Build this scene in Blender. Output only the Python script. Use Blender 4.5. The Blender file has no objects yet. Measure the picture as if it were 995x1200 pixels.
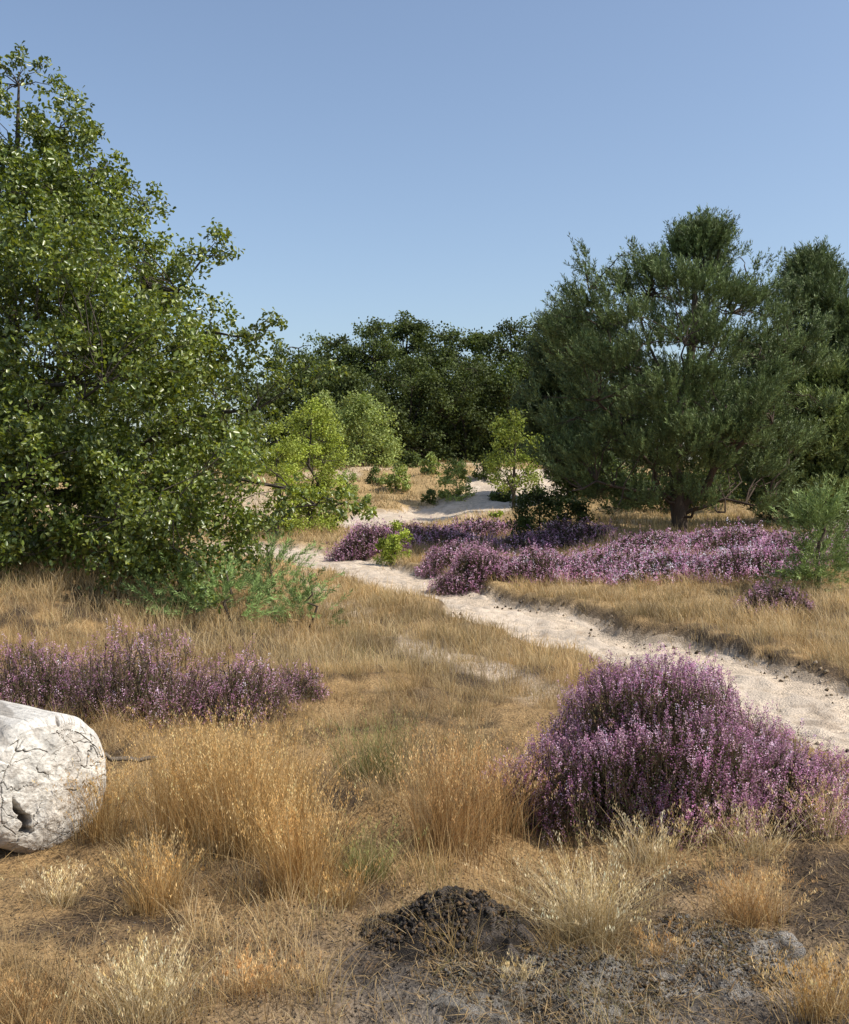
import bpy, math
import numpy as np
from mathutils import Vector
R=np.random.default_rng(7)
F=1200.0; CX=497.5; HY=560.0; CH=1.6
scene=bpy.context.scene
COL=scene.collection
# ------------------------------------------------------------ noise
def _h(i,j,s):
    v=np.sin(i*127.1+j*311.7+s*74.7)*43758.5453
    return v-np.floor(v)
def vn(x,y,s=0):
    xi=np.floor(x);yi=np.floor(y);fx=x-xi;fy=y-yi
    fx=fx*fx*(3-2*fx);fy=fy*fy*(3-2*fy)
    a=_h(xi,yi,s);b=_h(xi+1,yi,s);c=_h(xi,yi+1,s);d=_h(xi+1,yi+1,s)
    return (a+(b-a)*fx)*(1-fy)+(c+(d-c)*fx)*fy
def fbm(x,y,o=4,s=0):
    r=0;a=.5;t=0
    for k in range(o):
        r=r+a*vn(x,y,s+k*3);t+=a;a*=.5
        x,y=x*1.63-y*1.21+1.7,x*1.21+y*1.63+9.2
    return r/t
def ss(t):
    t=np.clip(t,0,1);return t*t*(3-2*t)
# ------------------------------------------------------------ terrain
PATH=np.array([(4.9,0.5),(4.2,3.0),(3.6,5.0),(3.13,6.5),(2.65,8.0),(2.13,9.6),(1.45,11.4),(.79,13.2),(.05,15.0),(-.9,17.6),(-2.0,20.0),(-3.6,22.4),(-8,25)])
PW=np.array([.84,.84,.84,.83,.81,.79,.76,.74,.75,.84,1.25,1.7,1.8])
PATH2=np.array([(-10,30),(-5,32),(-1,35.5),(1.5,38),(3.4,41),(3.8,46),(5.5,51),(11,56)])
PW2=np.array([1.4,1.4,1.9,2.4,2.4,1.9,1.7,1.7])
def pdist(x,y,P,W):
    best=np.full(np.shape(x),1e9)
    for k in range(len(P)-1):
        a=P[k];b=P[k+1];d=b-a;L=d@d
        t=np.clip(((x-a[0])*d[0]+(y-a[1])*d[1])/L,0,1)
        w=W[k]+(W[k+1]-W[k])*t
        dd=np.hypot(x-a[0]-t*d[0],y-a[1]-t*d[1])-w
        best=np.minimum(best,dd)
    return best
def pd(x,y):
    n=(fbm(x*1.5,y*1.5,4,50)-.5)*.55
    n2=(fbm(x*.4,y*.4,3,51)-.5)*2.6
    return np.minimum(pdist(x,y,PATH,PW)+n, pdist(x,y,PATH2,PW2)+n2)
def T(x,y,fine=True):
    x=np.asarray(x,float);y=np.asarray(y,float)
    z=.85*ss((-x-.9)/4.2)*ss((y-6)/5.5)*(1-ss((y-13.5)/6))
    z=z+.38*ss((x-1.8-(18-y)*.12)/3.6)*ss((y-10)/7)*(1-ss((y-30)/10)*.5)
    z=z+2.0*ss((y-31)/33)+.6*np.exp(-((x+2.2)/7)**2-((y-49)/8)**2)
    z=z+.9*np.exp(-((x-14)/7)**2-((y-45)/10)**2)
    z=z+(fbm(x*.16,y*.16,3,1)-.5)*.9*ss((y-23)/12)+(fbm(x*.45,y*.45,3,6)-.5)*.7*ss((y-26)/10)
    z=z+(fbm(x*.7,y*.7,3,2)-.5)*.24*ss((y-1)/4)
    d=pd(x,y)
    if fine:
        e=ss((d+.2)/.4)
        z=z+(fbm(x*3.5,y*3.5,4,3)-.5)*.09*e+(fbm(x*6,y*6,3,9)-.5)*.04+(fbm(x*1.9,y*1.9,3,12)-.5)*.14*e*(1-ss((y-8)/4))
    z=z-.14*(1-ss((d+.10)/.2))+.04*np.exp(-((d-.22)/.16)**2)
    return z
_Y=np.exp(np.linspace(math.log(1.5),math.log(160),5000))
def at(px,py):
    X=(px-CX)/F*_Y; Z=CH-(py-HY)/F*_Y
    hit=Z<T(X,_Y,False)
    i=np.argmax(hit) if hit.any() else 3500
    return np.array([X[i],_Y[i],float(T(X[i],_Y[i]))])
def P3(px,py,Y): return np.array([(px-CX)/F*Y,Y,CH-(py-HY)/F*Y])
# ------------------------------------------------------------ mesh
def mk(name,V,Fc,mat,parent=None,col=None,smooth=False):
    V=np.asarray(V,np.float32).reshape(-1,3);Fc=np.asarray(Fc,np.int32)
    me=bpy.data.meshes.new(name);k=Fc.shape[1]
    me.vertices.add(len(V));me.vertices.foreach_set('co',V.ravel())
    me.loops.add(Fc.size);me.loops.foreach_set('vertex_index',Fc.ravel())
    me.polygons.add(len(Fc));me.polygons.foreach_set('loop_start',np.arange(0,Fc.size,k,dtype=np.int32))
    if smooth: me.polygons.foreach_set('use_smooth',np.ones(len(Fc),bool))
    if col is not None:
        a=me.color_attributes.new('col','FLOAT_COLOR','POINT')
        c=np.ones((len(V),4),np.float32);c[:,:3]=np.clip(col,0,1);a.data.foreach_set('color',c.ravel())
    me.update();me.validate()
    me.materials.append(mat)
    o=bpy.data.objects.new(name,me);COL.objects.link(o)
    if parent is not None:
        o.parent=parent
        o.location=-Vector(parent.location)
    return o
def tag(o,label=None,cat=None,group=None,kind=None):
    if label:o['label']=label
    if cat:o['category']=cat
    if group:o['group']=group
    if kind:o['kind']=kind
    return o
def thing(name,loc,label,cat,group=None):
    o=bpy.data.objects.new(name,None);COL.objects.link(o);o.location=[float(v) for v in loc];o.empty_display_size=.2
    return tag(o,label,cat,group)
class Q:
    def __init__(s): s.v=[];s.f=[];s.c=[];s.n=0
    def add(s,v,f,c):
        s.v.append(v);s.f.append(f+s.n);s.n+=len(v)
        s.c.append(np.broadcast_to(np.asarray(c,float),(len(v),3)))
    def build(s,name,mat,parent=None,smooth=False):
        return mk(name,np.concatenate(s.v),np.concatenate(s.f),mat,parent,np.concatenate(s.c),smooth)
def nrm(a): return a/(np.linalg.norm(a,axis=-1,keepdims=True)+1e-9)
def rv(n): return nrm(R.normal(size=(n,3)))
def tube(q,pts,rad,col,sides=6,noise=0):
    pts=np.asarray(pts,float);n=len(pts);rad=np.asarray(rad,float)
    t=nrm(np.gradient(pts,axis=0))
    up=np.array([.31,.2,.93]) if abs(t[0,2])<.8 else np.array([1,.1,.0])
    a=nrm(np.cross(t,up));b=np.cross(t,a)
    an=np.linspace(0,2*np.pi,sides,endpoint=False)
    rr=rad[:,None]*(1+noise*R.normal(size=(n,sides)))
    v=pts[:,None]+rr[...,None]*(np.cos(an)[None,:,None]*a[:,None]+np.sin(an)[None,:,None]*b[:,None])
    i=np.arange(n-1)[:,None]*sides;j=np.arange(sides)[None]
    f=np.stack([i+j,i+(j+1)%sides,i+sides+(j+1)%sides,i+sides+j],-1).reshape(-1,4)
    q.add(v.reshape(-1,3),f,col)
def curve(a,b,sag=.1,n=6,wob=.04):
    a=np.asarray(a);b=np.asarray(b);t=np.linspace(0,1,n)[:,None];L=np.linalg.norm(b-a)
    p=a+(b-a)*t;p[:,2]+=(np.sin(t[:,0]*np.pi)*sag*L)
    w=R.normal(size=(n,3))*wob*L;w[0]=0;w[-1]=0
    return p+w
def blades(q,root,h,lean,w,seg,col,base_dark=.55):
    N=len(root);t=np.linspace(0,1,seg+1)
    lean=np.asarray(lean)
    cx=root[:,None,:]+np.zeros((N,seg+1,3))
    cx[...,2]+=h[:,None]*(t-.18*t**2*np.clip(np.linalg.norm(lean,axis=1),0,2)[:,None])
    cx[...,:2]+=(lean*h[:,None])[:,None,:]*(t**1.8)[None,:,None]
    an=R.uniform(0,np.pi,N);wd=np.stack([np.cos(an),np.sin(an)*.6,np.zeros(N)],-1)
    ww=w[:,None]*(1-.85*t**1.5)[None]
    L=cx-wd[:,None]*ww[...,None]*.5;Rr=cx+wd[:,None]*ww[...,None]*.5
    v=np.stack([L,Rr],2).reshape(-1,3)
    b=(np.arange(N)*(seg+1)*2)[:,None]+(np.arange(seg)*2)[None]
    f=np.stack([b,b+1,b+3,b+2],-1).reshape(-1,4)
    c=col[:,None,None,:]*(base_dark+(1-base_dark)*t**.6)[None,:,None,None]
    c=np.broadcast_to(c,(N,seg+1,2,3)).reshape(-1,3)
    q.add(v,f,c)
def leaves6(q,p,d,n,L,W,col):
    N=len(p);d=nrm(d);s=nrm(np.cross(d,n));n=np.cross(s,d)
    L=L[:,None];W=W[:,None]
    m=p+d*L*.35;u=p+d*L*.78;tip=p+d*L-n*L*.12
    v=np.stack([p,m+s*W*.42+n*W*.18,u+s*W*.5+n*W*.2,tip,u-s*W*.5+n*W*.2,m-s*W*.42+n*W*.18],1).reshape(-1,3)
    b=np.arange(N)*6
    f=np.concatenate([np.stack([b,b+1,b+2,b+3],-1),np.stack([b,b+3,b+4,b+5],-1)])
    q.add(v,f,np.repeat(col,6,0))
def leaves4(q,p,d,n,L,W,col):
    N=len(p);d=nrm(d);s=nrm(np.cross(d,n));L=L[:,None];W=W[:,None]
    v=np.stack([p,p+d*L*.5+s*W*.5,p+d*L,p+d*L*.5-s*W*.5],1).reshape(-1,3)
    f=np.arange(N*4).reshape(-1,4)
    q.add(v,f,np.repeat(col,4,0))
def needles(q,p,d,L,k,nl,w,col):
    N=len(p);d=nrm(d)
    t=R.uniform(0,1,(N,k,1));o=nrm(np.cross(d[:,None],R.normal(size=(N,k,3))))
    st=p[:,None]+d[:,None]*(L[:,None,None]*t)
    dr=nrm(d[:,None]*.85+o*R.uniform(.4,.9,(N,k,1)))
    st=st.reshape(-1,3);dr=dr.reshape(-1,3)
    nn=np.repeat(nl,k)*R.uniform(.7,1.15,N*k)
    c=np.repeat(col,k,0)*R.uniform(.75,1.3,(N*k,1))
    leaves4(q,st,dr,rv(N*k),nn,np.full(N*k,w),c)
# ------------------------------------------------------------ materials
def nodes(name):
    m=bpy.data.materials.new(name);m.use_nodes=True;nt=m.node_tree;nt.nodes.clear()
    return m,nt,nt.nodes.new,nt.links.new
def foliage(name,trans=.3,rough=.6,spec=.3,gain=1.0,tt=(1,1,1)):
    m,nt,N,L=nodes(name)
    a=N('ShaderNodeAttribute');a.attribute_name='col'
    tc=N('ShaderNodeTexCoord');no=N('ShaderNodeTexNoise');no.inputs['Scale'].default_value=3.0;no.inputs['Detail'].default_value=4
    L(tc.outputs['Object'],no.inputs['Vector'])
    mr=N('ShaderNodeMapRange');mr.inputs['From Min'].default_value=.3;mr.inputs['From Max'].default_value=.7;mr.inputs['To Min'].default_value=.72*gain;mr.inputs['To Max'].default_value=1.22*gain
    L(no.outputs['Fac'],mr.inputs['Value'])
    mu=N('ShaderNodeVectorMath');mu.operation='SCALE';L(a.outputs['Color'],mu.inputs[0]);L(mr.outputs[0],mu.inputs['Scale'])
    p=N('ShaderNodeBsdfPrincipled');p.inputs['Roughness'].default_value=rough;p.inputs['Specular IOR Level'].default_value=spec
    L(mu.outputs[0],p.inputs['Base Color'])
    t=N('ShaderNodeBsdfTranslucent');m2=N('ShaderNodeVectorMath');m2.operation='MULTIPLY';m2.inputs[1].default_value=tt
    L(mu.outputs[0],m2.inputs[0]);L(m2.outputs[0],t.inputs['Color'])
    mx=N('ShaderNodeMixShader');mx.inputs[0].default_value=trans;L(p.outputs[0],mx.inputs[1]);L(t.outputs[0],mx.inputs[2])
    o=N('ShaderNodeOutputMaterial');L(mx.outputs[0],o.inputs[0])
    return m
def rocky(name,scale=8,bump=.4,dist=.03,lo=.6,hi=1.35,rough=.9,stretch=None):
    m,nt,N,L=nodes(name)
    a=N('ShaderNodeAttribute');a.attribute_name='col'
    tc=N('ShaderNodeTexCoord');vec=tc.outputs['Object']
    if stretch:
        mp=N('ShaderNodeMapping');mp.inputs['Scale'].default_value=stretch;L(vec,mp.inputs['Vector']);vec=mp.outputs[0]
    no=N('ShaderNodeTexNoise');no.inputs['Scale'].default_value=scale;no.inputs['Detail'].default_value=10;no.inputs['Roughness'].default_value=.68
    L(vec,no.inputs['Vector'])
    n2=N('ShaderNodeTexNoise');n2.inputs['Scale'].default_value=scale*9;n2.inputs['Detail'].default_value=5;L(vec,n2.inputs['Vector'])
    ad=N('ShaderNodeMath');ad.operation='ADD';L(no.outputs['Fac'],ad.inputs[0]);L(n2.outputs['Fac'],ad.inputs[1])
    mr=N('ShaderNodeMapRange');mr.inputs['From Min'].default_value=.7;mr.inputs['From Max'].default_value=1.3;mr.inputs['To Min'].default_value=lo;mr.inputs['To Max'].default_value=hi
    L(ad.outputs[0],mr.inputs['Value'])
    mu=N('ShaderNodeVectorMath');mu.operation='SCALE';L(a.outputs['Color'],mu.inputs[0]);L(mr.outputs[0],mu.inputs['Scale'])
    p=N('ShaderNodeBsdfPrincipled');p.inputs['Roughness'].default_value=rough;p.inputs['Specular IOR Level'].default_value=.15
    L(mu.outputs[0],p.inputs['Base Color'])
    b=N('ShaderNodeBump');b.inputs['Strength'].default_value=bump;b.inputs['Distance'].default_value=dist
    L(ad.outputs[0],b.inputs['Height']);L(b.outputs[0],p.inputs['Normal'])
    o=N('ShaderNodeOutputMaterial');L(p.outputs[0],o.inputs[0])
    return m
M_ground=rocky('heath soil',7,.9,.03,.5,1.45)
M_sand=rocky('pale sand',7,.8,.03,.78,1.14)
M_peat=rocky('crumbly peat',22,1,.02,.4,1.6)
M_bark=rocky('bark',12,.8,.02,.6,1.4,stretch=(1,1,.25))
M_wood=rocky('bleached wood',7,.8,.010,.66,1.18,.8)
M_grass=foliage('dry grass',.35,.6,.25,1.0,(1.05,1,.85))
M_leaf=foliage('oak leaf',.30,.34,.65,1.1,(1.5,1.4,.4))
M_far=foliage('distant leaf',.25,.6,.2,1.0,(1.3,1.3,.5))
M_need=foliage('pine needles',.15,.5,.3)
M_heath=foliage('heather bloom',.35,.7,.15)
M_hleaf=foliage('heather leaf',.2,.7,.15)
# ------------------------------------------------------------ world, sun, camera
sd=nrm(np.array([.62,-.18,.78]))
elev=math.asin(sd[2]);az=math.atan2(sd[0],sd[1])
w=bpy.data.worlds.new('World');scene.world=w;w.use_nodes=True;nt=w.node_tree
bg=nt.nodes['Background'];sky=nt.nodes.new('ShaderNodeTexSky');sky.sky_type='NISHITA';sky.sun_disc=False
sky.sun_elevation=elev;sky.sun_rotation=az;sky.air_density=1.1;sky.dust_density=1.6;sky.ozone_density=3.4
hs_=nt.nodes.new('ShaderNodeHueSaturation');hs_.inputs['Saturation'].default_value=.90;hs_.inputs['Value'].default_value=1.1
nt.links.new(sky.outputs[0],hs_.inputs['Color']);nt.links.new(hs_.outputs[0],bg.inputs['Color']);bg.inputs['Strength'].default_value=.15
sl=bpy.data.lights.new('sun','SUN');sl.energy=5.0;sl.angle=math.radians(.5);sl.color=(1,.94,.84)
so=bpy.data.objects.new('sun',sl);COL.objects.link(so);so.rotation_euler=Vector(sd).to_track_quat('Z','Y').to_euler()
cd=bpy.data.cameras.new('camera');cam=bpy.data.objects.new('camera',cd);COL.objects.link(cam);scene.camera=cam
cam.location=(0,0,CH);cam.rotation_euler=(math.pi/2,0,0);cd.sensor_fit='VERTICAL';cd.sensor_height=36;cd.lens=36;cd.shift_y=-(600-HY)/1200
cd.clip_end=2000
scene.view_settings.view_transform='Standard';scene.view_settings.look='None';scene.view_settings.exposure=0
# ------------------------------------------------------------ ground
def bare(x,y):
    n=fbm(x*1.6,y*1.6,4,20)
    b=1.0*np.exp(-((x-.3)/.85)**2-((y-3.2)/.5)**2)+.6*np.exp(-((x+1.5)/.8)**2-((y-3.9)/.6)**2)+.6*np.exp(-((x-1.3)/.6)**2-((y-3.3)/.4)**2)+.8*np.exp(-((x+.4)/1.1)**2-((y-5.7)/.5)**2)+.2*(y<6)
    return np.clip(b+(n-.47)*4.8,0,1)*(1-ss((y-7.5)/3))
TRK=np.array([(-2.1,17),(-1.5,14.5),(-.9,12),(-.15,9.9),(.45,8.6),(1.0,7.4)])
def track(x,y):
    return .85*ss(1-np.abs(pdist(x,y,TRK,np.array([.06]*6)))/.34)*ss((fbm(x*2,y*2,3,33)-.36)/.2)
Ys=np.concatenate([np.linspace(-6,2,24),np.exp(np.arange(math.log(2.15),math.log(420),.0105))])
U=np.linspace(-1,1,560)
gx=U[None]*(.62*np.clip(Ys,0,1e9)+3.6)[:,None];gy=np.repeat(Ys[:,None],len(U),1)
gz=T(gx,gy)
d=pd(gx,gy)
straw=np.array([.33,.215,.10]);soil=np.array([.08,.056,.036]);grey=np.array([.16,.14,.118]);sand=np.array([.62,.50,.37])
n1=fbm(gx*1.1,gy*1.1,4,21)[...,None];n2=fbm(gx*5,gy*5,4,22)[...,None]
c=soil+(straw-soil)*ss((n1+n2*.9-.82)/.35)
far=ss((gy-9)/8)[...,None];c=c*(1-far)+(np.array([.42,.29,.14])*(.75+.5*n1))*far
g=np.exp(-((gx-.50)/.90)**2-((gy-3.05)/.7)**2)[...,None]*1.3
g=np.clip(g*(.3+n2),0,1);c=c*(1-g)+grey*(.3+1.5*n2)*g
s=ss(-d/.16+.4)[...,None];c=c*(1-s)+sand*s
tr=track(gx,gy)[...,None];c=c*(1-tr)+sand*.9*tr
dn=(ss((fbm(gx*.25,gy*.25,3,40)-.55)/.08)*ss((gy-30)/6)*(1-ss((gy-60)/6))*(1-ss((gx-3)/3)))[...,None]*.6;c=c*(1-dn)+sand*dn
lip_shade=np.exp(-((d-.03)/.07)**2)[...,None]*.7*(gy<20)[...,None];c=c*(1-lip_shade)+np.array([.07,.05,.035])*lip_shade  # shadow line of the path bank, painted into the ground colour
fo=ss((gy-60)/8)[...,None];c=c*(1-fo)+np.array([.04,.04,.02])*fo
tree_shade=(.75*np.exp(-((gx-5.6)/3.0)**2-((gy-22.5)/2.6)**2)+.6*np.exp(-((gx+4.6)/2.2)**2-((gy-11.6)/1.6)**2))[...,None]*(1-s);c=c*(1-tree_shade)+np.array([.07,.05,.03])*tree_shade  # shade beneath the pine and the oak, put into the ground colour
nr,nc=gx.shape
i=np.arange(nr-1)[:,None]*nc;j=np.arange(nc-1)[None]
ff=np.stack([i+j,i+j+1,i+nc+j+1,i+nc+j],-1).reshape(-1,4)
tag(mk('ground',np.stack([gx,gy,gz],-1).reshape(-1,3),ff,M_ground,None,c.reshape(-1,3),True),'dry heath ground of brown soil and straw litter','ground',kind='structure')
def pathsheet(P,W,name,label,step=.05,cols=64):
    seg=np.linalg.norm(np.diff(P,axis=0),axis=1);cs=np.concatenate([[0],np.cumsum(seg)])
    t=np.arange(0,cs[-1],step)
    X=np.interp(t,cs,P[:,0]);Y=np.interp(t,cs,P[:,1]);Wd=np.interp(t,cs,W)
    k=np.ones(15)/15
    Xs=np.convolve(np.pad(X,7,'edge'),k,'valid');Y2=np.convolve(np.pad(Y,7,'edge'),k,'valid')
    dx=np.gradient(Xs);dy=np.gradient(Y2);l=np.hypot(dx,dy);nx=dy/l;ny=-dx/l
    v=np.linspace(-1,1,cols)
    x=Xs[:,None]+nx[:,None]*v*(Wd[:,None]*1.1+.5);y=Y2[:,None]+ny[:,None]*v*(Wd[:,None]*1.1+.5)
    dd=pd(x,y)
    rut=np.exp(-((np.abs(v)[None]-.38)/.10)**2)
    z=T(x,y)+.010-.05*ss((dd+.03)/.1)+((fbm(x*7,y*7,4,60)-.5)*.10-rut*.06*(.3+fbm(x*1.5,y*1.5,2,63)))*(1-ss((dd+.15)/.12))
    n=fbm(x*2,y*2,4,61)[...,None];n3=fbm(x*9,y*9,3,62)[...,None]
    c=np.array([.66,.545,.42])*(.76+.35*n);dk=ss((n3-.60)/.08)*.5;c=c*(1-dk)+np.array([.26,.19,.13])*dk
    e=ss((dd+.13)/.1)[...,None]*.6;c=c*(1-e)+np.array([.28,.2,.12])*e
    nr,nc=x.shape;i=np.arange(nr-1)[:,None]*nc;j=np.arange(nc-1)[None]
    f=np.stack([i+j,i+j+1,i+nc+j+1,i+nc+j],-1).reshape(-1,4)
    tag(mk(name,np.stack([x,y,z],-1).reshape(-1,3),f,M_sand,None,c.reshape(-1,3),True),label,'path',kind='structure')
pathsheet(PATH,PW,'sand_path','pale sandy path winding from the right foreground to the left')
pathsheet(PATH2,PW2,'sand_path','bright distant stretch of sand path beyond the heather',.2,40)
# ------------------------------------------------------------ grass
PAL=np.array([[.68,.49,.24],[.60,.40,.16],[.74,.58,.33],[.48,.30,.12],[.62,.49,.30],[.30,.28,.10],[.36,.23,.12]])
HEATHER=[]
def inheather(x,y):
    r=np.zeros(x.shape,bool)
    for (a,b,rx,ry) in HEATHER: r|=((x-a)/rx)**2+((y-b)/ry)**2<.8
    return r
def scatter(n,y0,y1,pw=1.0):
    y=y0+(y1-y0)*R.uniform(0,1,n)**pw
    x=R.uniform(-1,1,n)*(.44*y+1.3)
    return x,y
def gcol(x,y,p=None):
    n=len(x);k=R.choice(len(PAL),n,p=p)
    c=PAL[k]*R.uniform(.75,1.2,(n,1))
    m=(fbm(x*.45,y*.45,3,70)-.5)[:,None]+(fbm(x*1.7,y*1.7,3,72)-.5)[:,None]*.8
    return c*(1+m*.9)
def grass(name,label,n,y0,y1,per,h0,h1,w,seg,spread,dens,pw=1.0,lean=.55,p=None):
    x,y=scatter(n,y0,y1,pw);pdv=pd(x,y)
    keep=(pdv>.05+R.uniform(-.06,.08,n))&((~inheather(x,y))|((y>13)&(R.uniform(0,1,n)<.35)))&(R.uniform(0,1,n)<dens(x,y))
    x=x[keep];y=y[keep];m=len(x)
    tc=gcol(x,y,p);th=R.uniform(h0,h1,m)*(.65+.8*fbm(x*.8,y*.8,3,71))*(.5+.5*ss(pdv[keep]/.5))
    X=np.repeat(x,per)+R.normal(0,spread,m*per);Y=np.repeat(y,per)+R.normal(0,spread,m*per)
    off=np.stack([X-np.repeat(x,per),Y-np.repeat(y,per)],-1)/spread
    H=np.repeat(th,per)*R.uniform(.45,1.15,m*per)
    ln=off*.22*lean/.55+R.normal(0,lean*.45,(m*per,2))+np.array([-.08,0])
    c=np.repeat(tc,per,0)*.6+gcol(X,Y,p)*.4
    root=np.stack([X,Y,T(X,Y)-.005],-1)
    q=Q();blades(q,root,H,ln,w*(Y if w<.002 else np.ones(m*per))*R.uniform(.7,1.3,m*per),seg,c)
    return tag(q.build(name,M_grass),label,'grass',kind='stuff')
# ------------------------------------------------------------ heather
def heather(px,py,wpx,hpx,n,label,sc=1.0,fl=26,pale=1.0,bloom=1.0,group=None,ryf=.8,tall=0,fsz=.0085,skew=0,loose=0,excl=True,hf=.93,rough=.6):
    b=at(px,py);m=b[1]/F;r=wpx/2*m;ry=r*ryf
    c0=np.array([b[0],b[1]+ry*.75,0]);c0[0]*=c0[1]/b[1]; c0[2]=float(T(c0[0],c0[1]))-.02
    r*=c0[1]/b[1];h=max(CH-(py-hpx-HY)/F*c0[1]-c0[2],.12)*hf
    if excl: HEATHER.append((c0[0],c0[1],r*.85,ry*.85))
    t=thing('heather_bush',c0,label,'heather',group)
    ct=R.uniform(0,1,n);st=np.sqrt(1-ct**2);ph=R.uniform(0,2*np.pi,n)
    dirs=np.stack([st*np.cos(ph),st*np.sin(ph),ct],-1)
    lump=(.96-rough*.5)+rough*fbm(dirs[:,0]*2.6+px,dirs[:,1]*2.6+ct*2+py,3,80)+R.uniform(-.14-loose*.5,.08+loose*.15,n)
    lump=np.minimum(lump,1.12)
    tip=dirs*np.stack([.35*1+.65*lump,.35+.65*lump,lump],-1)*np.array([r,ry,1]);xr=dirs[:,0]
    tip[:,2]=(ct**.75)*h*lump*(1-skew*ss((xr-.05)/1.0)-skew*.7*ss((-xr-.1)/.9))+.02
    tip+=c0;tip[:,2]+=T(tip[:,0],tip[:,1],False)-c0[2]
    base=c0+np.stack([(tip[:,0]-c0[0])*.35,(tip[:,1]-c0[1])*.35,np.zeros(n)],-1)+R.normal(0,.03,(n,3))*np.array([1,1,0])
    if loose: base[:,:2]=c0[:2]+(tip[:,:2]-c0[:2])*.7
    d=nrm((tip-base)*np.array([1/r,1/ry,1/h])*.5+np.array([0,0,.9+tall])+R.normal(0,.27+.2*loose,(n,3)))
    SL=R.uniform(.05,.14,n)*sc
    lg=R.uniform(0,1,n)<.14;tip[lg]+=d[lg]*R.uniform(.02,.09,(lg.sum(),1))*sc
    q=Q()
    blades(q,tip-d*SL[:,None]*2.6,SL*2.6*d[:,2],d[:,:2]/np.clip(d[:,2:],.3,1),np.full(n,.004*sc),2,np.tile([.18,.12,.07],(n,1)),.6)
    k=n//6;idx=R.choice(n,k,replace=False)
    for ii in idx[:260]:
        tube(q,curve(base[ii],tip[ii]-d[ii]*SL[ii],.05,4,.04),[.006,.005,.004,.003],[.14,.10,.07],4)
    q.build('woody_stems',M_hleaf,t)
    q=Q();kk=10
    tt=R.uniform(-2.6,.3,(n,kk,1));p=tip[:,None]+d[:,None]*SL[:,None,None]*(tt-1)+R.normal(0,.008*sc,(n,kk,3))
    p=p.reshape(-1,3);gc=np.array([[.10,.12,.045],[.17,.17,.07],[.20,.12,.09]])[R.integers(0,3,len(p))]
    leaves4(q,p,np.repeat(d,kk,0)+rv(len(p))*.7,rv(len(p)),np.full(len(p),.016*sc),np.full(len(p),.006*sc),gc*R.uniform(.6,1.4,(len(p),1)))
    k=int(n*(4 if not loose else 2));u=R.uniform(.25,.85,(k,1));ii=R.integers(0,n,k);p=c0+(tip[ii]-c0)*u+R.normal(0,.02,(k,3));
    p[:,2]=np.maximum(p[:,2],T(p[:,0],p[:,1])+.01)
    leaves4(q,p,rv(k),rv(k),np.full(k,.04*sc),np.full(k,.018*sc*(1-.4*(loose>0))),np.tile([.09,.07,.045],(k,1)))
    q.build('foliage',M_hleaf,t)
    q=Q();nb=R.uniform(0,1,n)<bloom*(.35+1.0*fbm(ph*2.4,ct*5+px,2,81))
    tp=tip[nb];dd=d[nb];S=SL[nb];N=len(tp)
    a=R.uniform(0,1,(N,fl,1));o=nrm(np.cross(dd[:,None],R.normal(size=(N,fl,3))))
    p=(tp[:,None]+dd[:,None]*S[:,None,None]*(a-1)+o*(.0075*sc)*(1.15-a)).reshape(-1,3)
    fc=np.array([[.60,.31,.46],[.46,.21,.35],[.82,.54,.66],[.34,.17,.25],[.58,.37,.43]])
    base_c=fc[R.integers(0,5,N)]*R.uniform(.7,1.25,(N,1))*pale*(.72+.56*fbm(tp[:,0]*4/sc,tp[:,2]*4/sc+tp[:,1]*3,2,83))[:,None]
    cc=np.repeat(base_c,fl,0)*R.uniform(.75,1.25,(N*fl,1))*(.82+.4*a.reshape(-1,1))
    leaves4(q,p,(o*.8+dd[:,None]*.5).reshape(-1,3),rv(N*fl),np.full(N*fl,fsz*sc)*R.uniform(.8,1.2,N*fl),np.full(N*fl,fsz*.8*sc),cc)
    q.build('flowers',M_heath,t)
    return t
heather(790,980,425,216,8600,'large dome of purple heather in the right foreground beside the path',.85,22,ryf=.72,skew=.38,hf=.80,rough=1.35,pale=1.05)
heather(50,842,175,98,1150,'loose purple heather bush behind the white log at left edge',.9,16,1.15,.8,tall=.1,loose=.7,excl=False,rough=1.1,hf=.85)
heather(165,856,185,118,1450,'wispy purple heather bush second from the left in the foreground row',.9,16,1.15,.8,tall=.1,loose=.7,excl=False,rough=1.2,hf=.88)
heather(275,850,150,88,1000,'wispy purple heather bush third from the left in the foreground row',.9,16,1.15,.8,tall=.1,loose=.7,excl=False,rough=1.2,hf=.90)
heather(350,828,66,50,320,'small purple heather clump at the right end of the left foreground row',.9,14,1.1,.7,tall=.1,loose=.6,excl=False)
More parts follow.
